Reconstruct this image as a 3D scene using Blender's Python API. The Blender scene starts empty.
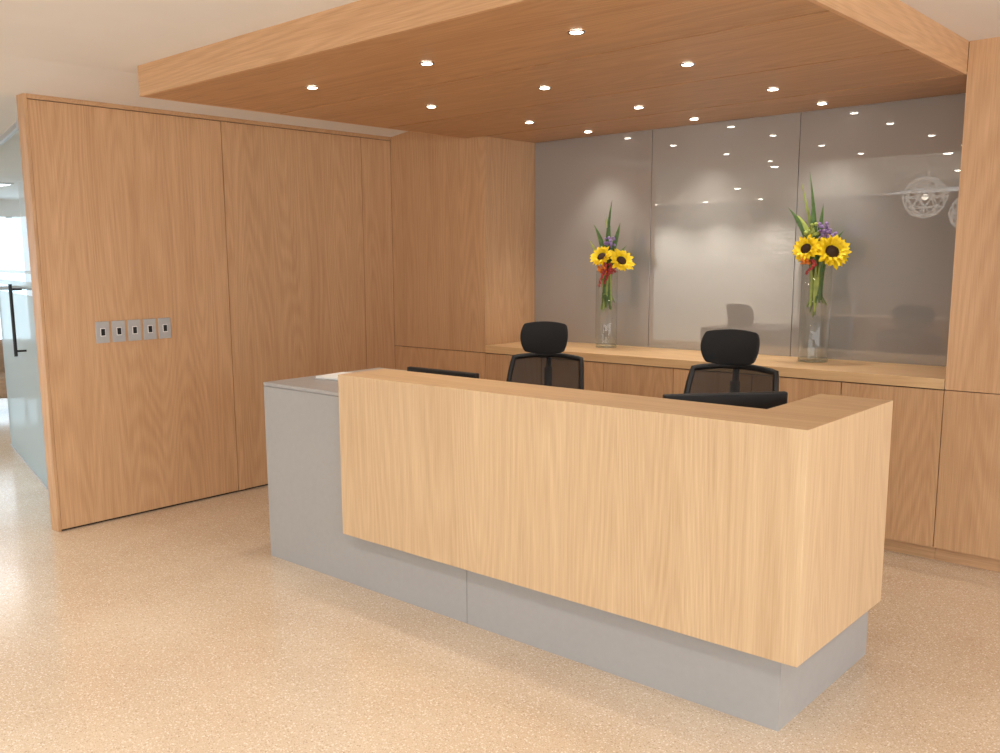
import bpy, bmesh, math, random
from mathutils import Vector, Matrix
random.seed(4)
sc=bpy.context.scene
sc.view_settings.view_transform='Standard'
sc.view_settings.look='None'
sc.view_settings.exposure=0.1

# ---------------------------------------------------------------- dims
XW0,XW1,YW0,YW1,ZW0,ZW1=-3.5007,-1.1598,2.8952,3.7048,.2907,1.10
XG0,XG1,YG0,YG1,ZG1=-4.2336,-1.2454,2.9707,3.8309,.9945
YL,XR_IN=3.2075,-1.4422
XL,YL0,ZL=-5.6198,2.393,2.628
YC,YB,XN,XR=5.2696,5.8688,-4.6145,-1.3981
ZCT,ZJ,ZTK=1.0016,.9437,.0816
ZK,ZC=2.5408,2.700
XK0,YK0=-4.7935,2.6457

# ---------------------------------------------------------------- materials
def lin(c):
    return tuple((x/12.92 if x<=.04045 else ((x+.055)/1.055)**2.4) for x in [v/255 for v in c])+(1,)
def newmat(name):
    m=bpy.data.materials.new(name);m.use_nodes=True
    return m,m.node_tree,m.node_tree.nodes['Principled BSDF']
def pmat(name,col,rough=.5,metal=0,noise=.04,scale=30,spec=.5,**kw):
    m,t,b=newmat(name)
    n=t.nodes.new('ShaderNodeTexNoise');n.inputs['Scale'].default_value=scale
    tc=t.nodes.new('ShaderNodeTexCoord');t.links.new(tc.outputs['Object'],n.inputs['Vector'])
    r=t.nodes.new('ShaderNodeValToRGB');c=lin(col)
    r.color_ramp.elements[0].position=.3;r.color_ramp.elements[1].position=.7
    r.color_ramp.elements[0].color=tuple(max(0,x*(1-noise)) for x in c[:3])+(1,)
    r.color_ramp.elements[1].color=tuple(min(1,x*(1+noise)) for x in c[:3])+(1,)
    t.links.new(n.outputs['Fac'],r.inputs['Fac']);t.links.new(r.outputs['Color'],b.inputs['Base Color'])
    b.inputs['Roughness'].default_value=rough;b.inputs['Metallic'].default_value=metal
    b.inputs['Specular IOR Level'].default_value=spec
    for k,v in kw.items(): b.inputs[k.replace('_',' ')].default_value=v
    return m
def wood(name,c_light,c_dark,axis,rough=.42,rings=.085,fine=.85):
    """oak veneer: stretched noise contour rings (cathedrals) + fine pores, grain along axis"""
    m,t,b=newmat(name);N=t.nodes.new;L=t.links.new
    tc=N('ShaderNodeTexCoord');oi=N('ShaderNodeObjectInfo')
    off=N('ShaderNodeVectorMath');off.operation='SCALE';off.inputs['Scale'].default_value=37.0
    L(oi.outputs['Random'],off.inputs[0])
    add=N('ShaderNodeVectorMath');add.operation='ADD'
    L(tc.outputs['Object'],add.inputs[0]);L(off.outputs[0],add.inputs[1])
    def mapped(s_across,s_along):
        mp=N('ShaderNodeMapping');s=[s_across]*3;s[axis]=s_along
        mp.inputs['Scale'].default_value=s;L(add.outputs[0],mp.inputs['Vector']);return mp
    m1=mapped(3.6,.34);n1=N('ShaderNodeTexNoise');n1.inputs['Scale'].default_value=1;n1.inputs['Detail'].default_value=.7
    L(m1.outputs[0],n1.inputs['Vector'])
    mu=N('ShaderNodeMath');mu.operation='MULTIPLY';mu.inputs[1].default_value=170;L(n1.outputs['Fac'],mu.inputs[0])
    si=N('ShaderNodeMath');si.operation='SINE';L(mu.outputs[0],si.inputs[0])
    m2=mapped(200,4.5);n2=N('ShaderNodeTexNoise');n2.inputs['Scale'].default_value=1;n2.inputs['Detail'].default_value=3
    L(m2.outputs[0],n2.inputs['Vector'])
    m3=mapped(11,.5);n3=N('ShaderNodeTexNoise');n3.inputs['Scale'].default_value=1;n3.inputs['Detail'].default_value=3
    L(m3.outputs[0],n3.inputs['Vector'])
    a1=N('ShaderNodeMath');a1.operation='MULTIPLY';a1.inputs[1].default_value=rings;L(si.outputs[0],a1.inputs[0])
    a2=N('ShaderNodeMath');a2.operation='MULTIPLY_ADD';a2.inputs[1].default_value=fine;L(n2.outputs['Fac'],a2.inputs[0]);L(a1.outputs[0],a2.inputs[2])
    a3=N('ShaderNodeMath');a3.operation='MULTIPLY_ADD';a3.inputs[1].default_value=.55;L(n3.outputs['Fac'],a3.inputs[0]);L(a2.outputs[0],a3.inputs[2])
    mid=.5*fine+.275
    rp=N('ShaderNodeMapRange');rp.inputs['From Min'].default_value=mid-.42;rp.inputs['From Max'].default_value=mid+.42
    L(a3.outputs[0],rp.inputs['Value'])
    mix=N('ShaderNodeMix');mix.data_type='RGBA';mix.inputs['A'].default_value=lin(c_dark);mix.inputs['B'].default_value=lin(c_light)
    L(rp.outputs[0],mix.inputs['Factor'])
    hv=N('ShaderNodeHueSaturation');mr=N('ShaderNodeMapRange');mr.inputs['To Min'].default_value=.96;mr.inputs['To Max'].default_value=1.04
    L(oi.outputs['Random'],mr.inputs['Value']);L(mr.outputs[0],hv.inputs['Value']);L(mix.outputs['Result'],hv.inputs['Color'])
    L(hv.outputs[0],b.inputs['Base Color'])
    b.inputs['Roughness'].default_value=rough
    bp=N('ShaderNodeBump');bp.inputs['Strength'].default_value=.04;bp.inputs['Distance'].default_value=.002
    L(n2.outputs['Fac'],bp.inputs['Height']);L(bp.outputs[0],b.inputs['Normal'])
    return m
WALL_L=(221,180,138);WALL_D=(184,140,100)
wood_wall=wood('oak_wall_vertical',WALL_L,WALL_D,2)
wood_wallh=wood('oak_wall_horizontal',WALL_L,WALL_D,0)
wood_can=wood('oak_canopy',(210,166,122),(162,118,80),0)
wood_desk=wood('oak_desk_vertical',(224,196,158),(190,157,120),2)
wood_deskh=wood('oak_desk_horizontal',(226,194,152),(192,154,112),0)
wood_cnt=wood('oak_counter',(228,194,148),(194,154,108),0)
grey_lam=pmat('grey_laminate',(164,163,163),.36,noise=.02)
grey_met=pmat('brushed_grey_metal',(186,186,186),.4,metal=.3)
plaster=pmat('white_plaster',(234,232,230),.9,noise=.01,scale=4)
dark=pmat('dark_gap',(30,20,14),.9)
blackp=pmat('black_plastic',(17,17,19),.45)
blackf=pmat('black_fabric',(14,14,16),.85,noise=.2,scale=300)
screen=pmat('monitor_black',(12,12,14),.3)
paper=pmat('paper_white',(238,238,236),.7)
chrome=pmat('chrome',(200,200,205),.15,metal=1)

def back_glass():
    m,t,b=newmat('back_painted_grey_glass')
    n=t.nodes.new('ShaderNodeTexNoise');n.inputs['Scale'].default_value=.8
    r=t.nodes.new('ShaderNodeValToRGB');r.color_ramp.elements[0].color=lin((148,146,144));r.color_ramp.elements[1].color=lin((156,154,152))
    t.links.new(n.outputs['Fac'],r.inputs['Fac']);t.links.new(r.outputs['Color'],b.inputs['Base Color'])
    b.inputs['Roughness'].default_value=.32;b.inputs['Coat Weight'].default_value=1;b.inputs['Coat Roughness'].default_value=.004;b.inputs['Coat IOR'].default_value=2.3
    return m
bglass=back_glass()
def thin_glass(name,tint=(.93,.96,.96,1),base=.04,gain=.6):
    m=bpy.data.materials.new(name);m.use_nodes=True;t=m.node_tree;t.nodes.clear();N=t.nodes.new;L=t.links.new
    o=N('ShaderNodeOutputMaterial');tr=N('ShaderNodeBsdfTransparent');tr.inputs['Color'].default_value=tint
    g=N('ShaderNodeBsdfGlossy');g.inputs['Roughness'].default_value=.01
    f=N('ShaderNodeLayerWeight');f.inputs['Blend'].default_value=.5
    pw=N('ShaderNodeMath');pw.operation='POWER';pw.inputs[1].default_value=4;L(f.outputs['Facing'],pw.inputs[0])
    ma=N('ShaderNodeMath');ma.operation='MULTIPLY_ADD';ma.inputs[1].default_value=gain;ma.inputs[2].default_value=base;L(pw.outputs[0],ma.inputs[0])
    mx=N('ShaderNodeMixShader')
    L(ma.outputs[0],mx.inputs[0]);L(tr.outputs[0],mx.inputs[1]);L(g.outputs[0],mx.inputs[2]);L(mx.outputs[0],o.inputs['Surface'])
    return m
vase_glass=thin_glass('vase_glass',(.92,.94,.93,1),.06,.6)
door_glass=thin_glass('partition_glass',(.86,.95,.97,1),.05,.5)
def frost():
    m=bpy.data.materials.new('frosted_film');m.use_nodes=True;t=m.node_tree;t.nodes.clear();N=t.nodes.new;L=t.links.new
    o=N('ShaderNodeOutputMaterial');d=N('ShaderNodeBsdfDiffuse');d.inputs['Color'].default_value=lin((218,236,244))
    tl=N('ShaderNodeBsdfTranslucent');tl.inputs['Color'].default_value=lin((222,242,252));g=N('ShaderNodeBsdfGlossy');g.inputs['Roughness'].default_value=.12
    m1=N('ShaderNodeMixShader');m1.inputs[0].default_value=.55;L(d.outputs[0],m1.inputs[1]);L(tl.outputs[0],m1.inputs[2])
    m2=N('ShaderNodeMixShader');m2.inputs[0].default_value=.10;L(m1.outputs[0],m2.inputs[1]);L(g.outputs[0],m2.inputs[2])
    tp=N('ShaderNodeBsdfTransparent');m3=N('ShaderNodeMixShader');m3.inputs[0].default_value=.72
    L(tp.outputs[0],m3.inputs[1]);L(m2.outputs[0],m3.inputs[2]);L(m3.outputs[0],o.inputs['Surface'])
    return m
frosted=frost()
def meshfab():
    m=bpy.data.materials.new('chair_mesh_fabric');m.use_nodes=True;t=m.node_tree;b=t.nodes['Principled BSDF'];N=t.nodes.new;L=t.links.new
    b.inputs['Base Color'].default_value=(.02,.02,.022,1);b.inputs['Roughness'].default_value=.7
    tr=N('ShaderNodeBsdfTransparent');mx=N('ShaderNodeMixShader');mx.inputs[0].default_value=.84
    L(tr.outputs[0],mx.inputs[1]);L(b.outputs[0],mx.inputs[2]);L(mx.outputs[0],t.nodes['Material Output'].inputs['Surface'])
    return m
mesh_fab=meshfab()
def emis(name,col,s):
    m=bpy.data.materials.new(name);m.use_nodes=True;t=m.node_tree;t.nodes.clear()
    o=t.nodes.new('ShaderNodeOutputMaterial');e=t.nodes.new('ShaderNodeEmission');e.inputs[0].default_value=(*col,1);e.inputs[1].default_value=s
    t.links.new(e.outputs[0],o.inputs['Surface']);return m
lamp_em=emis('downlight_lamp',(1,.93,.8),26)
daylight=emis('window_daylight',(.72,.88,1),2.4)
office_panel=emis('office_fill_glow',(.9,.96,1),5.0)

def floor_mat():
    m,t,b=newmat('terrazzo_floor');N=t.nodes.new;L=t.links.new
    tc=N('ShaderNodeTexCoord')
    n=N('ShaderNodeTexNoise');n.inputs['Scale'].default_value=1.1;n.inputs['Detail'].default_value=5;n.inputs['Roughness'].default_value=.55;L(tc.outputs['Object'],n.inputs['Vector'])
    r=N('ShaderNodeValToRGB');r.color_ramp.elements[0].position=.32;r.color_ramp.elements[0].color=lin((202,179,153));r.color_ramp.elements[1].position=.68;r.color_ramp.elements[1].color=lin((216,197,173))
    L(n.outputs['Fac'],r.inputs['Fac'])
    def chips(scale,rad,hi,lo,kw,kd,prev):
        v=N('ShaderNodeTexVoronoi');v.inputs['Scale'].default_value=scale;L(tc.outputs['Object'],v.inputs['Vector'])
        sp=N('ShaderNodeSeparateColor');L(v.outputs['Color'],sp.inputs[0])
        lt=N('ShaderNodeMath');lt.operation='LESS_THAN';lt.inputs[1].default_value=rad;L(v.outputs['Distance'],lt.inputs[0])
        for op,th_,k,col in (('GREATER_THAN',hi,kw,(246,238,226)),('LESS_THAN',lo,kd,(146,114,88))):
            g1=N('ShaderNodeMath');g1.operation=op;g1.inputs[1].default_value=th_;L(sp.outputs[0],g1.inputs[0])
            w=N('ShaderNodeMath');w.operation='MULTIPLY';L(lt.outputs[0],w.inputs[0]);L(g1.outputs[0],w.inputs[1])
            ws=N('ShaderNodeMath');ws.operation='MULTIPLY';ws.inputs[1].default_value=k;L(w.outputs[0],ws.inputs[0])
            x=N('ShaderNodeMix');x.data_type='RGBA';x.inputs['B'].default_value=lin(col);L(ws.outputs[0],x.inputs['Factor']);L(prev,x.inputs['A']);prev=x.outputs['Result']
        return prev
    c=chips(108,.38,.76,.14,.65,.42,r.outputs[0]);c=chips(220,.42,.68,.22,.45,.4,c)
    L(c,b.inputs['Base Color'])
    b.inputs['Specular IOR Level'].default_value=.75
    rr=N('ShaderNodeMapRange');rr.inputs['To Min'].default_value=.10;rr.inputs['To Max'].default_value=.24;L(n.outputs['Fac'],rr.inputs['Value']);L(rr.outputs[0],b.inputs['Roughness'])
    return m
floorm=floor_mat()
def brick():
    m,t,b=newmat('white_painted_brick');N=t.nodes.new;L=t.links.new
    tc=N('ShaderNodeTexCoord');mp=N('ShaderNodeMapping');mp.inputs['Rotation'].default_value=(math.pi/2,0,0);L(tc.outputs['Object'],mp.inputs[0])
    br=N('ShaderNodeTexBrick');br.inputs['Scale'].default_value=3.6;br.inputs['Color1'].default_value=(.88,.86,.83,1);br.inputs['Color2'].default_value=(.78,.76,.72,1);br.inputs['Mortar'].default_value=(.25,.23,.21,1)
    L(mp.outputs[0],br.inputs['Vector']);L(br.outputs['Color'],b.inputs['Base Color']);b.inputs['Roughness'].default_value=.8
    return m
brickm=brick()

# ---------------------------------------------------------------- helpers
def empty(name,loc=(0,0,0),rot=0):
    e=bpy.data.objects.new(name,None);e.location=loc;e.rotation_euler=(0,0,rot);e.empty_display_size=.1
    bpy.context.collection.objects.link(e);return e
def obj(name,bm_or_me,mats,parent=None,smooth=False):
    if isinstance(bm_or_me,bmesh.types.BMesh):
        me=bpy.data.meshes.new(name);bm_or_me.normal_update();bm_or_me.to_mesh(me);bm_or_me.free()
    else: me=bm_or_me
    if not isinstance(mats,(list,tuple)): mats=[mats]
    for m in mats: me.materials.append(m)
    o=bpy.data.objects.new(name,me);bpy.context.collection.objects.link(o)
    if smooth:
        for p in me.polygons: p.use_smooth=True
    if parent: o.parent=parent
    return o
def bevel(o,w,s=2):
    m=o.modifiers.new('bevel','BEVEL');m.width=w;m.segments=s;m.limit_method='ANGLE';return o
def box(name,x0,x1,y0,y1,z0,z1,mat,parent=None,bev=0):
    bm=bmesh.new();bmesh.ops.create_cube(bm,size=1)
    for v in bm.verts: v.co=Vector((x0 if v.co.x<0 else x1,y0 if v.co.y<0 else y1,z0 if v.co.z<0 else z1))
    o=obj(name,bm,mat,parent)
    if bev: bevel(o,bev)
    return o
def prism(name,pts,z0,z1,mats,parent=None,top_idx=0,bev=0):
    bm=bmesh.new();lo=[bm.verts.new((x,y,z0)) for x,y in pts];hi=[bm.verts.new((x,y,z1)) for x,y in pts]
    n=len(pts);bm.faces.new(lo[::-1]);f=bm.faces.new(hi);f.material_index=top_idx
    for i in range(n): bm.faces.new((lo[i],lo[(i+1)%n],hi[(i+1)%n],hi[i]))
    bmesh.ops.recalc_face_normals(bm,faces=bm.faces[:])
    o=obj(name,bm,mats,parent)
    if bev: bevel(o,bev)
    return o
def cyl(name,p0,p1,r,mat,parent=None,seg=20,r2=None):
    p0=Vector(p0);p1=Vector(p1);d=p1-p0;bm=bmesh.new()
    bmesh.ops.create_cone(bm,cap_ends=True,segments=seg,radius1=r,radius2=r if r2 is None else r2,depth=d.length)
    M=Matrix.Translation((p0+p1)/2)@d.to_track_quat('Z','Y').to_matrix().to_4x4()
    bm.transform(M);o=obj(name,bm,mat,parent,True)
    return bevel(o,min(r*.15,.003))
def tube(name,pts,r,mat,parent=None,cyclic=False,radii=None,res=4):
    c=bpy.data.curves.new(name,'CURVE');c.dimensions='3D';c.bevel_depth=r;c.bevel_resolution=res;c.use_fill_caps=True
    s=c.splines.new('POLY');s.points.add(len(pts)-1);s.use_cyclic_u=cyclic
    for i,p in enumerate(pts):
        s.points[i].co=(*p,1)
        if radii: s.points[i].radius=radii[i]
    tmp=bpy.data.objects.new(name,c);bpy.context.collection.objects.link(tmp)
    dg=bpy.context.evaluated_depsgraph_get();me=bpy.data.meshes.new_from_object(tmp.evaluated_get(dg));bpy.data.objects.remove(tmp)
    return obj(name,me,mat,parent,True)

# ---------------------------------------------------------------- room shell
box('floor',-16,5,-6,9,-.1,0,floorm)
def ceiling():
    # reception ceiling at ZC, shallow slope down to the lower office ceiling along the left wall line
    bm=bmesh.new();prof=[(-16,ZL),(XL-.002,ZL),(XL+.62,ZC),(5,ZC),(5,ZC+.12),(-16,ZC+.12)]
    A=[bm.verts.new((x,-6,z)) for x,z in prof];B=[bm.verts.new((x,9,z)) for x,z in prof]
    bm.faces.new(A);bm.faces.new(B[::-1])
    for i in range(6): bm.faces.new((A[i],B[i],B[(i+1)%6],A[(i+1)%6]))
    bmesh.ops.recalc_face_normals(bm,faces=bm.faces[:]);return obj('ceiling',bm,plaster)
ceiling()

g=.0022
wl=empty('wall_left')
box('core',XL-.09,XL-.012,YL0,YC+.7,0,ZL,dark,wl)
box('end_cap',XL-.10,XL,YL0-.018,YL0,0,ZL,wood_wall,wl)
ys=[YL0,3.6882,4.953,YC]
for i in range(3):
    box('panel_%d'%(i+1),XL-.012,XL,ys[i]+g,ys[i+1]-g,.012,ZL-.03,wood_wall,wl)
box('top_trim',XL-.012,XL+.006,YL0,YC,ZL-.026,ZL,wood_wallh,wl)
box('joint_cover',XL-.002,XL+.006,3.69,3.74,.012,ZL-.03,wood_wall,wl)

wb=empty('wall_back')
box('core',XL-.1,3,YB+.03,YB+.2,0,ZL,plaster,wb)
box('left_pier_core',XL,XN-.02,YC+.014,YB+.03,0,ZC,dark,wb)
box('left_pier_upper',XL,XN,YC,YC+.014,ZJ+g,ZC,wood_wall,wb)
box('left_pier_lower',XL,XN-g,YC,YC+.014,ZTK,ZJ-g,wood_wall,wb)
box('left_pier_kick',XL,XN,YC+.05,YC+.06,0,ZTK,wood_wallh,wb)
box('niche_side',XN-.016,XN,YC+.014+g,YB+.02,ZCT,ZC,wood_wall,wb)
box('right_pier_core',XR+.016,3,YC+.06,YB+.03,0,ZC,dark,wb)
xs=[XR,-.35,.75,1.85,2.95]
for i in range(4):
    box('right_pier_upper_%d'%i,xs[i]+g,xs[i+1]-g,YC,YC+.06,ZJ+g,ZC,wood_wall,wb)
    box('right_pier_lower_%d'%i,xs[i]+g,xs[i+1]-g,YC,YC+.06,ZTK,ZJ-g,wood_wall,wb)
box('right_niche_side',XR,XR+.016,YC+.062,YB+.02,ZCT,ZC,wood_wall,wb)
box('right_kick',XR,3,YC+.05,YC+.062,0,ZTK,wood_wallh,wb)
gx=[XN,-3.560,-2.494,XR]
gp=empty('grey_glass_wall_panels')
for i in range(3):
    box('glass_panel_%d'%(i+1),gx[i]+.002,gx[i+1]-.002,YB,YB+.012,ZCT,ZK,bglass,gp,.001)
box('joint_backing',XN,XR,YB+.014,YB+.028,ZCT,ZK,dark,gp)

# credenza
cr=empty('credenza_cabinet')
box('carcass',XN,XR-.002,YC+.022,YB-.002,ZTK,ZJ,dark,cr)
box('counter_top',XN+.001,XR-.001,YC-.004,YB-.001,ZJ+g,ZCT,wood_cnt,cr,.002)
dw=(XR-XN)/6
for i in range(6):
    box('door_%d'%(i+1),XN+i*dw+g,XN+(i+1)*dw-g,YC,YC+.02,ZTK,ZJ-.004,wood_wall,cr,.001)
box('kick_board',XN,XR-.002,YC+.05,YC+.062,0,ZTK,wood_wallh,cr)

# canopy
can=empty('wood_ceiling_canopy')
box('core',XK0+.02,XR-.02,YK0+.02,YC-.002,ZK+.016,ZC,dark,can)
box('core_niche',XN+.002,XR-.002,YC,YB-.001,ZK+.016,ZC,dark,can)
jy=[YK0,3.55,4.45,5.268]
for i in range(3):
    a=jy[i]+(.0215 if i==0 else .009);b_=jy[i+1]-.009
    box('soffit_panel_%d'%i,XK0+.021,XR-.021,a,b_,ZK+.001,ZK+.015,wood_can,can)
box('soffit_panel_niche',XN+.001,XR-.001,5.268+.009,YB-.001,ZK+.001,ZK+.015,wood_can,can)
box('fascia_front',XK0,XR,YK0,YK0+.02,ZK,ZC,wood_wallh,can)
wood_wally=wood('oak_wall_y',WALL_L,WALL_D,1)
box('fascia_right',XR-.02,XR,YK0+.021,YC-.001,ZK,ZC,wood_wally,can)
box('fascia_left',XK0,XK0+.02,YK0+.021,YC-.001,ZK,ZC,wood_wally,can)

# downlights
dl=empty('recessed_downlights')
def spot(parent,x,y,z,e,size=95,r=.03,col=(1,.93,.82),blend=1.0):
    l=bpy.data.lights.new('spot_lamp','SPOT');l.energy=e;l.spot_size=math.radians(size);l.spot_blend=blend;l.shadow_soft_size=r;l.color=col
    o=bpy.data.objects.new('lamp',l);o.location=(x,y,z);bpy.context.collection.objects.link(o);o.parent=parent;return o
def ringmesh(parent,x,y,z,ro=.036,ri=.026):
    bm=bmesh.new();prof=[(ri,-.001),(ri+.002,-.006),(ro-.003,-.006),(ro,-.0005)];S=28
    R=[[bm.verts.new((x+r*math.cos(2*math.pi*k/S),y+r*math.sin(2*math.pi*k/S),z+h)) for k in range(S)] for r,h in prof]
    for a in range(3):
        for k in range(S): bm.faces.new((R[a][k],R[a+1][k],R[a+1][(k+1)%S],R[a][(k+1)%S]))
    bmesh.ops.recalc_face_normals(bm,faces=bm.faces[:]);obj('trim_ring',bm,chrome,parent,True)
    bm=bmesh.new();bmesh.ops.create_uvsphere(bm,u_segments=24,v_segments=12,radius=ri)
    for v in bm.verts: v.co=Vector((v.co.x+x,v.co.y+y,v.co.z*.22+z-.003))
    obj('lens',bm,lamp_em,parent,True)
for y in (3.14,4.02,4.94,5.61):
    for x in (-2.26,-3.095,-3.93):
        ringmesh(dl,x,y,ZK);spot(dl,x,y,ZK-.02,17 if y<5.5 else 28,110 if y<5.5 else 90)
ml=empty('added_fill_downlights')  # unseen lamps, added out of view to brighten desk front, walls and floor
for (x,y) in [(-6.8,.6),(-4.9,.9),(-3.0,.9),(-1.0,.9),(-6.4,-1.2),(-3.5,-1.4),(-1.0,-1.4),(.6,2.6),(-8,2.0)]:
    z=ZC if x>XL+.6 else ZL
    ringmesh(ml,x,y,z,.06,.048);spot(ml,x,y,z-.03,78,150,.05,(1,.96,.9))

# ---------------------------------------------------------------- reception desk
dk=empty('reception_desk')
prism('wood_shell',[(XW0,YW0),(XW1,YW0),(XW1,YW1),(XR_IN,YW1),(XR_IN,YL),(XW0,YL)],ZW0,ZW1,[wood_desk,wood_deskh],dk,1,.0015)
box('grey_end_block',XG0,XW0-.001,YG0,YG1,0,ZG1-.022,grey_lam,dk,.0015)
box('grey_end_top',XG0,XW0-.001,YG0,YG1,ZG1-.02,ZG1,grey_lam,dk,.0015)
box('plinth_left',XW0-.001,-2.7265,YG0,YL,0,ZW0-.001,grey_lam,dk)
prism('plinth_right',[(-2.7235,YG0),(XG1,YG0),(XG1,YG1),(XR_IN,YG1),(XR_IN,YL),(-2.7235,YL)],0,ZW0-.001,[grey_lam],dk)
box('plinth_core',-2.73,-2.72,YG0+.004,YL-.01,0,ZW0-.002,dark,dk)
box('return_back_leg',XR_IN,XG1,YW1+.001,YG1,ZW0,.72,grey_lam,dk)
box('work_surface',XW0+.001,XR_IN-.001,YL+.001,YG1,.715,.74,wood_deskh,dk,.001)
box('drawer_pedestal',-2.75,-2.35,YL+.03,YG1-.01,0.001,.714,grey_lam,dk,.002)

# guest book on the grey end
gb=empty('guest_book',(-3.95,3.36,ZG1+.0006),.12)
box('cover',-.17,.17,-.12,.12,0,.006,grey_met,gb,.001)
box('pages_left',-.163,-.002,-.113,.113,.0062,.018,paper,gb,.003)
box('pages_right',.002,.163,-.113,.113,.0062,.018,paper,gb,.003)
tube('pen',[(.02,-.02,.026),(.12,.05,.026)],.004,chrome,gb)

# monitors
def monitor(name,c,rot,hw=.262):
    e=empty(name,c,rot)
    box('housing',-hw,hw,-.02,.012,.04,.358,blackp,e,.006)
    box('screen',-hw+.008,hw-.008,.0125,.014,.052,.35,screen,e)
    box('back_bulge',-.15,.15,-.045,-.02,.09,.28,blackp,e,.015)
    box('neck',-.03,.03,-.065,-.045,.01,.2,blackp,e,.005)
    box('foot',-.12,.12,-.12,.06,0,.012,blackp,e,.005)
monitor('computer_monitor',(-3.235,3.36,.7405),0,.242)
monitor('computer_monitor',(-1.755,3.50,.7405),math.radians(48))
for kx in (-3.15,-2.1):
    k=empty('keyboard',(kx,3.70,.7405),0);box('base',-.21,.21,-.06,.06,0,.014,blackp,k,.003)
    bm=bmesh.new()
    for i in range(14):
        for j in range(5):
            r_=bmesh.ops.create_cube(bm,size=1)
            for v in r_['verts']: v.co=Vector((-.195+.03*i+v.co.x*.024,-.046+.023*j+v.co.y*.018,.017+v.co.z*.006))
    obj('keys',bm,blackf,k)

# ---------------------------------------------------------------- switches
ypos=[2.703+.1075*i for i in range(5)]
for i,y in enumerate(ypos):
    s=empty('wall_switch')
    box('plate',XL+.0005,XL+.009,y,y+.088,1.153,1.288,grey_met,s,.002)
    box('rocker_frame',XL+.0092,XL+.012,y+.027,y+.061,1.195,1.247,paper,s,.001)
    box('rocker',XL+.0122,XL+.014,y+.031,y+.057,1.200,1.242,blackp,s,.001)

# ---------------------------------------------------------------- office chairs
def squircle_panel(name,w_bot,w_top,z0,z1,yf,mat,parent,th,c=.32,nu=18,nv=14):
    bm=bmesh.new();G=[]
    for j in range(nv+1):
        v=-1+2*j/nv;row=[]
        for i in range(nu+1):
            u=-1+2*i/nu
            x=u*math.sqrt(1-c*v*v);zz=v*math.sqrt(1-c*u*u)
            s=(zz+1)/2;w=w_bot+(w_top-w_bot)*s
            X=x*w/2;Z=z0+(z1-z0)*s
            row.append(bm.verts.new((X,yf(X,s),Z)))
        G.append(row)
    for j in range(nv):
        for i in range(nu): bm.faces.new((G[j][i],G[j][i+1],G[j+1][i+1],G[j+1][i]))
    rim=[G[0][i].co.copy() for i in range(nu+1)]+[G[j][nu].co.copy() for j in range(1,nv+1)]+[G[nv][i].co.copy() for i in range(nu-1,-1,-1)]+[G[j][0].co.copy() for j in range(nv-1,0,-1)]
    o=obj(name,bm,mat,parent,True)
    if th:
        m=o.modifiers.new('s','SOLIDIFY');m.thickness=th;m.offset=0
        m=o.modifiers.new('b','BEVEL');m.width=th*.35;m.segments=3;m.limit_method='ANGLE'
    return o,rim
def chair(loc,rot,ztop,h0,h1):
    e=empty('office_chair',(loc[0],loc[1],0),rot)
    yf=lambda x,s:.20-.45*x*x-.05*math.sin(math.pi*s)+.06*s
    _,rim=squircle_panel('back_mesh',.49,.47,.52,ztop,yf,mesh_fab,e,0,.14)
    tube('back_frame',rim,.016,blackp,e,True)
    squircle_panel('lumbar_pad',.34,.36,.60,.72,lambda x,s:.195-.5*x*x,blackf,e,.02)
    hf=lambda x,s:.17-1.0*x*x-.02*math.sin(math.pi*s)+.035*s
    squircle_panel('headrest_pad',.285,.315,h0,h1,hf,blackf,e,.03,.26)
    hm=(h0+h1)/2
    tube('headrest_bracket',[(0,.245,.88),(0,.275,ztop-.03),(0,.265,hm-.06),(0,.205,hm)],.017,blackp,e)
    box('headrest_adjuster',-.045,.045,.18,.235,hm-.04,hm+.03,blackp,e,.008)
    tube('spine',[(0,.08,.43),(0,.2,.45),(0,.255,.55),(0,.25,.75),(0,.262,ztop-.08)],.026,blackp,e)
    tube('spine_cross',[(-.21,.20,.80),(-.1,.235,.83),(0,.25,.84),(.1,.235,.83),(.21,.20,.80)],.011,blackp,e)
    bm=bmesh.new();n=14
    G=[]
    for j in range(n+1):
        for i in range(n+1):
            u=-1+2*i/n;v=-1+2*j/n;x=u*math.sqrt(1-.28*v*v)*.25;y=v*math.sqrt(1-.28*u*u)*.25-.02
            G.append(bm.verts.new((x,y,.475+.012*u*u-.03*max(0,-v-.5)**1.5*2)))
    for j in range(n):
        for i in range(n): bm.faces.new((G[j*(n+1)+i],G[j*(n+1)+i+1],G[(j+1)*(n+1)+i+1],G[(j+1)*(n+1)+i]))
    o=obj('seat_cushion',bm,blackf,e,True);m=o.modifiers.new('s','SOLIDIFY');m.thickness=.06;m.offset=-1
    m=o.modifiers.new('b','BEVEL');m.width=.02;m.segments=3;m.limit_method='ANGLE'
    box('mechanism',-.08,.08,-.12,.12,.36,.415,blackp,e,.01)
    for sgn in (-1,1):
        tube('arm_post',[(sgn*.15,.02,.40),(sgn*.27,.02,.41),(sgn*.29,.02,.46),(sgn*.29,.0,.66)],.014,blackp,e)
        box('arm_pad',sgn*.29-.035,sgn*.29+.035,-.13,.12,.66,.69,blackp,e,.012)
    cyl('gas_lift',(0,0,.1),(0,0,.37),.025,chrome,e)
    cyl('base_hub',(0,0,.075),(0,0,.13),.045,blackp,e)
    for k in range(5):
        a=2*math.pi*k/5+.3;dx,dy=math.cos(a),math.sin(a)
        tube('base_leg',[(0,0,.105),(dx*.15,dy*.15,.095),(dx*.31,dy*.31,.075)],.02,blackp,e,radii=[1.2,1,.7])
        for q in (-1,1):
            cx,cy=dx*.31-dy*q*.014,dy*.31+dx*q*.014
            cyl('caster',(cx-dy*.008,cy+dx*.008,.028),(cx+dy*.008,cy-dx*.008,.028),.028,blackp,e)
    return e
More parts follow.
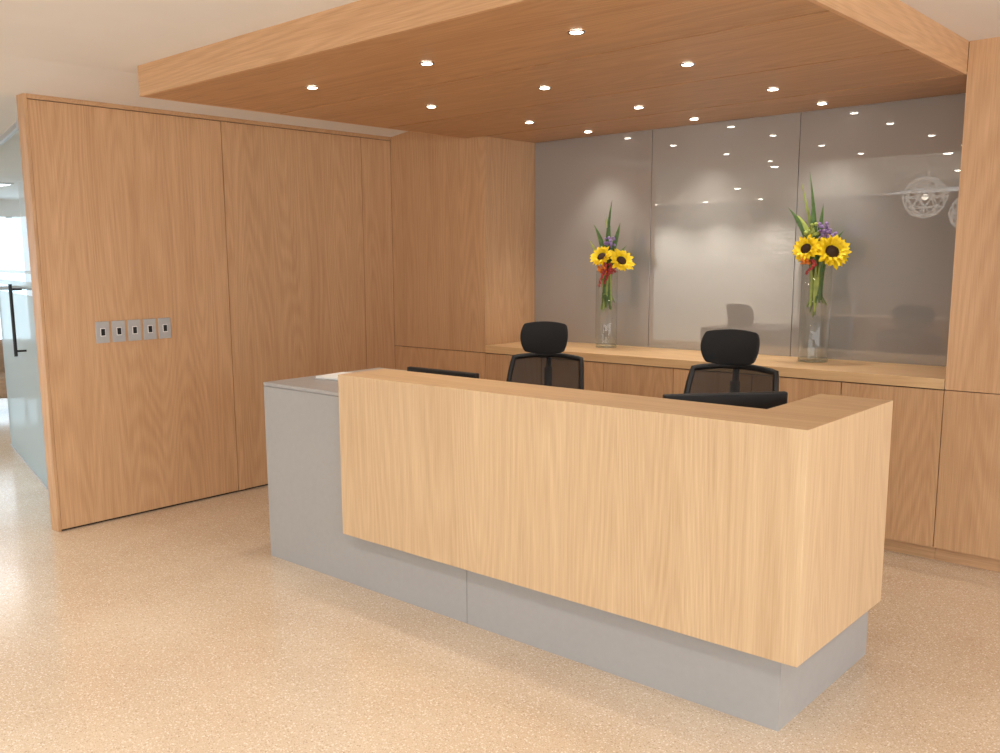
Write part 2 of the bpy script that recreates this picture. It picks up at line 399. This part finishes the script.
chair((-3.44,4.40),math.radians(22),1.05,1.065,1.262)
chair((-2.17,4.25),math.radians(8),1.085,1.100,1.278)

# ---------------------------------------------------------------- flowers
petal=pmat('sunflower_petal',(254,214,20),.6,noise=.12,scale=60)
disk=pmat('sunflower_disc',(52,30,12),.9,noise=.5,scale=250)
leafm=pmat('leaf_green',(84,118,58),.5,noise=.3,scale=25)
leafl=pmat('leaf_light_green',(166,180,88),.5,noise=.2,scale=25)
stemm=pmat('stem_green',(120,142,80),.5,noise=.2)
redm=pmat('amaranth_red',(170,60,58),.7,noise=.3,scale=90)
orangem=pmat('orange_bloom',(230,130,40),.6,noise=.2,scale=60)
purplem=pmat('purple_bloom',(150,125,178),.7,noise=.3,scale=80)
def sunflower(parent,c,d,R):
    d=Vector(d).normalized();q=d.to_track_quat('Z','Y').to_matrix().to_4x4();M=Matrix.Translation(c)@q
    bm=bmesh.new()
    for layer,(n,rr,lift) in enumerate([(17,R,.10),(16,R*.9,.28),(12,R*.72,.45)]):
        for k in range(n):
            a=2*math.pi*(k+.5*layer)/n+random.uniform(-.08,.08);L_=rr*random.uniform(.88,1.12);w=L_*.15
            ca,sa=math.cos(a),math.sin(a);prev=None
            for s_ in range(6):
                t=s_/5;r=R*.30+(L_-R*.30)*t;ww=w*(math.sin(math.pi*min(1,(t*.82+.14)))**.8)*(1 if t<1 else .05)
                z=lift*R*math.sin(t*2.0)*.8
                l=bm.verts.new((r*ca-ww*sa,r*sa+ww*ca,z));m_=bm.verts.new((r*ca,r*sa,z-.08*R*(1-t)));rt=bm.verts.new((r*ca+ww*sa,r*sa-ww*ca,z))
                if prev:
                    bm.faces.new((prev[0],prev[1],m_,l));bm.faces.new((prev[1],prev[2],rt,m_))
                prev=(l,m_,rt)
    bm.transform(M);obj('sunflower_petals',bm,petal,parent,True)
    bm=bmesh.new();bmesh.ops.create_uvsphere(bm,u_segments=24,v_segments=12,radius=R*.36)
    for v in bm.verts:
        v.co.z*=.38;v.co+=v.co.normalized()*random.uniform(0,.03*R)
    bm.transform(M@Matrix.Translation((0,0,.03*R)));obj('sunflower_disc',bm,disk,parent,True)
    bm=bmesh.new();bmesh.ops.create_cone(bm,cap_ends=True,segments=14,radius1=R*.12,radius2=R*.42,depth=R*.3)
    bm.transform(M@Matrix.Translation((0,0,-.17*R)));obj('sunflower_calyx',bm,leafm,parent,True)
def blade(parent,pts,w,mat,name='leaf_blade'):
    bm=bmesh.new();P=[Vector(p) for p in pts];prev=None;n=14
    for i in range(n+1):
        t=i/n;c=P[0]*(1-t)**2+P[1]*2*t*(1-t)+P[2]*t*t;side=Vector((.8,.55,0)).normalized();ww=w*math.sin(math.pi*(.08+.92*t)**.8)
        if i==n: ww=.0005
        l=bm.verts.new(c-side*ww);m_=bm.verts.new(c+Vector((.25,-.4,0))*ww);r=bm.verts.new(c+side*ww)
        if prev: bm.faces.new((prev[0],prev[1],m_,l));bm.faces.new((prev[1],prev[2],r,m_))
        prev=(l,m_,r)
    obj(name,bm,mat,parent,True)
def cluster(parent,c,R,n,r,mat,name):
    bm=bmesh.new()
    for k in range(n):
        p=Vector((random.gauss(0,.5),random.gauss(0,.5),random.gauss(0,.5)))*R
        b_=bmesh.ops.create_icosphere(bm,subdivisions=1,radius=r*random.uniform(.7,1.2))
        for v in b_['verts']: v.co=Vector((v.co.x,v.co.y,v.co.z))+p+Vector(c)
    obj(name,bm,mat,parent,True)
def drape(parent,c,length,mat):
    bm=bmesh.new()
    for k in range(46):
        t=k/45;b_=bmesh.ops.create_icosphere(bm,subdivisions=1,radius=.010*(1-.5*t))
        p=Vector(c)+Vector((.02*math.sin(5*t)+random.uniform(-.008,.008),-.03*math.sin(min(1,t*2)*1.57)+random.uniform(-.008,.008),-length*t))
        for v in b_['verts']: v.co+=p
    obj('amaranth_drape',bm,mat,parent,True)
def arrangement(x,y,H,rad,spikes,suns,extras,blobs):
    e=empty('vase_of_sunflowers',(x,y,ZCT+.0005))
    bm=bmesh.new();S=40
    prof=[(0,0),(rad*.98,0),(rad,.006),(rad,H),(rad-.004,H+.001),(rad-.005,H-.004)]
    rings=[]
    for r,z in prof:
        if r==0: rings.append([bm.verts.new((0,0,z))])
        else: rings.append([bm.verts.new((r*math.cos(2*math.pi*k/S),r*math.sin(2*math.pi*k/S),z)) for k in range(S)])
    for a in range(len(prof)-1):
        A,B=rings[a],rings[a+1]
        for k in range(S):
            k2=(k+1)%S
            if len(A)==1: bm.faces.new((A[0],B[k2],B[k]))
            else: bm.faces.new((A[k],A[k2],B[k2],B[k]))
    bmesh.ops.recalc_face_normals(bm,faces=bm.faces[:]);obj('glass_vase',bm,vase_glass,e,True)
    bm=bmesh.new();bmesh.ops.create_cone(bm,cap_ends=True,segments=S,radius1=rad-.004,radius2=rad-.004,depth=.02)
    bm.transform(Matrix.Translation((0,0,.014)));obj('vase_base',bm,vase_glass,e)
    for k in range(15):
        a=random.uniform(0,6.28);r1=random.uniform(.1,.75)*rad;a2=a+random.uniform(1.8,4)
        r0=random.uniform(.2,.8)*rad;zb=H*random.uniform(.45,.7)
        tube('stem',[(r0*math.cos(a2),r0*math.sin(a2),zb),(.3*r1*math.cos(a),.3*r1*math.sin(a),H*.8),(r1*math.cos(a),r1*math.sin(a),H+.06)],.0045,stemm,e)
    for k in range(10):
        a=random.uniform(0,6.28);b_=a+random.uniform(-1,1);z=H*random.uniform(.5,.65)
        blade(e,[(.5*rad*math.cos(a),.5*rad*math.sin(a),z),(.2*rad*math.cos(b_),.2*rad*math.sin(b_),z+.12),(.6*rad*math.cos(b_),.6*rad*math.sin(b_),H+.02)],.011,leafl if k%2 else leafm,'inner_leaf')
    for p,w,m in spikes: blade(e,p,w,m)
    for c,d,R in suns:
        tube('flower_stem',[(0,0,H*.75),(c[0]*.4,c[1]*.3,H+.02),Vector(c)-Vector(d).normalized()*.02],.006,stemm,e)
        sunflower(e,c,d,R)
    for f in extras: f(e)
    for c,R,n,r,m,nm in blobs: cluster(e,c,R,n,r,m,nm)
def cr_(right,toward,up):
    return (right*.80+toward*.55,right*.58-toward*.82,up)
H1=.555
arrangement(-3.80,5.68,H1,.078,
 [([cr_(0,0,H1),cr_(-.01,0,H1+.28),cr_(.03,0,H1+.50)],.014,leafm),
  ([cr_(0,0,H1),cr_(.03,0,H1+.2),cr_(-.02,0,H1+.40)],.010,leafl),
  ([cr_(0,0,H1),cr_(-.03,.02,H1+.22),cr_(-.10,.0,H1+.33)],.020,leafm),
  ([cr_(0,0,H1),cr_(.06,.02,H1+.22),cr_(.09,.0,H1+.34)],.020,leafm),
  ([cr_(0,0,H1),cr_(-.07,.02,H1+.12),cr_(-.13,.0,H1+.22)],.016,leafl),
  ([cr_(0,0,H1),cr_(.07,.02,H1+.12),cr_(.14,.0,H1+.18)],.018,leafm),
  ([cr_(0,0,H1),cr_(0,.06,H1+.2),cr_(.02,.05,H1+.32)],.02,leafm)],
 [(cr_(.10,.08,H1+.07),cr_(.45,1,.7),.098),(cr_(-.04,.09,H1+.10),cr_(-.6,1,.8),.088)],
 [lambda e:drape(e,cr_(-.02,.09,H1+.06),.17,redm),lambda e:drape(e,cr_(.02,.09,H1+.05),.14,redm)],
 [(cr_(.02,.05,H1+.20),.04,26,.011,purplem,'purple_filler'),(cr_(-.03,.10,H1+.02),.03,18,.012,orangem,'orange_filler'),(cr_(0,0,H1+.10),.06,40,.018,leafm,'foliage_mass'),(cr_(.03,.11,H1+.0),.03,14,.010,redm,'red_filler')])
H2=.60
arrangement(-2.265,5.67,H2,.088,
 [([cr_(0,0,H2),cr_(-.03,0,H2+.3),cr_(-.07,0,H2+.55)],.012,leafm),
  ([cr_(0,0,H2),cr_(-.06,0,H2+.28),cr_(-.12,0,H2+.50)],.010,leafl),
  ([cr_(0,0,H2),cr_(0,.02,H2+.22),cr_(.02,0,H2+.36)],.016,leafm),
  ([cr_(0,0,H2),cr_(-.08,.02,H2+.22),cr_(-.19,.0,H2+.34)],.024,leafm),
  ([cr_(0,0,H2),cr_(-.06,.04,H2+.22),cr_(-.14,.0,H2+.30)],.020,leafl),
  ([cr_(0,0,H2),cr_(-.05,.04,H2+.24),cr_(-.05,.03,H2+.36)],.022,leafm),
  ([cr_(0,0,H2),cr_(.07,.02,H2+.12),cr_(.15,.0,H2+.20)],.018,leafm)],
 [(cr_(.06,.10,H2+.07),cr_(.15,1,.5),.112),(cr_(-.085,.07,H2+.09),cr_(-.8,1,.5),.088)],
 [lambda e:drape(e,cr_(-.05,.10,H2+.02),.08,redm)],
 [(cr_(.03,.06,H2+.19),.045,30,.012,purplem,'purple_filler'),(cr_(-.09,.08,H2+.02),.025,16,.011,orangem,'orange_filler'),(cr_(0,0,H2+.08),.065,44,.018,leafm,'foliage_mass'),(cr_(-.05,.05,H2+.2),.04,20,.014,leafl,'lime_filler')])

# ---------------------------------------------------------------- glass partition + office beyond
gpn=empty('glass_partition')
def vpanel(name,a,b,z0,z1,th,mat,parent,off=0):
    a=Vector(a);b=Vector(b);d=(b-a).normalized();n=Vector((-d.y,d.x))
    if n.y>0:n=-n
    p=[a+n*(off),b+n*(off),b+n*(off+th),a+n*(off+th)]
    return prism(name,[tuple(v) for v in p],z0,z1,[mat],parent)
def vplane(name,a,b,z0,z1,mat,parent):
    bm=bmesh.new();v=[bm.verts.new((*a,z0)),bm.verts.new((*b,z0)),bm.verts.new((*b,z1)),bm.verts.new((*a,z1))];bm.faces.new(v)
    return obj(name,bm,mat,parent)
segs=[((-5.73,2.41),(-6.75,2.81)),((-6.76,2.814),(-8.73,3.33))]
for i,(a,b_) in enumerate(segs):
    vplane('clear_glass_%d'%i,a,b_,.012,2.59,door_glass,gpn)
    a2=(a[0],a[1]-.008);b2=(b_[0],b_[1]-.008)
    vplane('frost_film_%d'%i,a2,b2,.012,1.42,frosted,gpn)
    vplane('frost_stripe_%d'%i,a2,b2,1.48,1.52,frosted,gpn)
    vplane('frost_stripe_top_%d'%i,a2,b2,1.58,1.60,frosted,gpn)
    vpanel('top_rail_%d'%i,a,b_,2.59,ZL,.03,grey_met,gpn,-.01)
    vpanel('bottom_rail_%d'%i,a,b_,0,.012,.02,grey_met,gpn,-.004)
vpanel('door_edge',(-8.70,3.322),(-8.735,3.331),.012,2.59,.012,grey_met,gpn,-.006)
vpanel('door_meeting_edge',(-6.745,2.808),(-6.765,2.815),.012,2.59,.012,grey_met,gpn,-.006)
dh=empty('door_pull_handle')
tube('bar',[(-7.30,2.87,.95),(-7.30,2.87,1.50)],.013,blackp,dh)
for z in (.99,1.46): tube('standoff',[(-7.30,2.87,z),(-7.275,2.945,z)],.008,blackp,dh)

ww=empty('wall_far_left')
WX=-15
box('sill_wall',WX-.1,WX,-6,9,0,.45,plaster,ww)
box('head_wall',WX-.1,WX,-6,9,2.35,ZL,plaster,ww)
for k in range(12):
    y=-6+k*1.25
    box('mullion_%d'%k,WX-.05,WX+.03,y,y+.08,.45,2.35,grey_met,ww)
box('transom',WX-.05,WX+.02,-6,9,1.25,1.31,grey_met,ww)
box('window_1',WX-.09,WX-.07,-6,9,.45,2.35,daylight)
box('wall_office_back',-15,XL-.1,8.9,9,0,ZL,plaster)
box('column_office',-11.6,-11.2,4.75,5.1,0,ZL,plaster)
for k,(x,y) in enumerate([(-12.5,4.5),(-10.3,5.5),(-8.2,5.2),(-12.5,7.2),(-9.5,7.4)]):  # glowing panels added to brighten the dark office and the frosted film
    e=empty('office_fill_panel',(x,y,ZL));box('frame',-.62,.62,-.32,.32,-.02,0,grey_met,e,.003);box('diffuser',-.59,.59,-.29,.29,-.024,-.0205,office_panel,e)
fabric=pmat('beige_upholstery',(176,150,126),.9,noise=.1)
ac=empty('lounge_armchair',(-10.7,4.02,0),.9)
box('seat',-.33,.33,-.3,.33,.2,.43,fabric,ac,.05);box('backrest',-.36,.36,.24,.40,.2,.80,fabric,ac,.06)
box('arm_left',-.42,-.3,-.32,.38,.16,.6,fabric,ac,.05);box('arm_right',.3,.42,-.32,.38,.16,.6,fabric,ac,.05)
for sx in (-.32,.32):
    for sy in (-.25,.3): cyl('leg',(sx,sy,0),(sx,sy,.2),.018,chrome,ac)

# south side walls (seen mirrored in the grey glass)
warmwall=pmat('taupe_wall',(150,135,122),.9,noise=.02)
box('wall_south',-15,-3.4,-4.72,-4.62,0,ZL,warmwall)
box('wall_south_brick_feature',-9.9,-6.8,-4.615,-4.5,0,ZL,brickm)
sw=empty('wall_washer_downlights')
for x in (-9.4,-8.35,-7.3):
    ringmesh(sw,x,-3.9,ZL,.06,.048);spot(sw,x,-3.9,ZL-.03,240,130,.04)
def pendant(x,y,z,R):
    e=empty('lattice_pendant_lamp',(x,y,z))
    bm=bmesh.new();bmesh.ops.create_icosphere(bm,subdivisions=2,radius=R);o=obj('lattice_shade',bm,emis('pendant_lattice',(1,.86,.72),1.2),e)
    m=o.modifiers.new('w','WIREFRAME');m.thickness=.018
    bm=bmesh.new();bmesh.ops.create_uvsphere(bm,u_segments=16,v_segments=10,radius=.04);obj('bulb',bm,emis('pendant_bulb',(1,.88,.7),5),e,True)
    cyl('cord',(0,0,R-.02),(0,0,ZC-z-.001),.004,blackp,e)
pendant(-3.76,-1.0,2.36,.26)
pendant(-3.45,-1.9,2.18,.26)

# ---------------------------------------------------------------- world / camera
w=bpy.data.worlds.new('World');sc.world=w;w.use_nodes=True
bg=w.node_tree.nodes['Background'];bg.inputs[0].default_value=(.95,.98,1,1);bg.inputs[1].default_value=3.2

cam=bpy.data.cameras.new('camera');co=bpy.data.objects.new('camera',cam);bpy.context.collection.objects.link(co)
th,p,r=.7448,.1559,-.0107
F=Vector((-math.sin(th)*math.cos(p),math.cos(th)*math.cos(p),-math.sin(p)));R0=Vector((math.cos(th),math.sin(th),0));U0=R0.cross(F)
R2=R0*math.cos(r)+U0*math.sin(r);U2=-R0*math.sin(r)+U0*math.cos(r)
Mx=Matrix((R2,U2,-F)).transposed().to_4x4();Mx.translation=(0,0,1.6576);co.matrix_world=Mx
cam.sensor_width=36;cam.lens=922.99/1000*36;cam.shift_x=(500-462.617)/1000;cam.shift_y=(403.379-376.5)/1000
cam.clip_start=.05;sc.camera=co
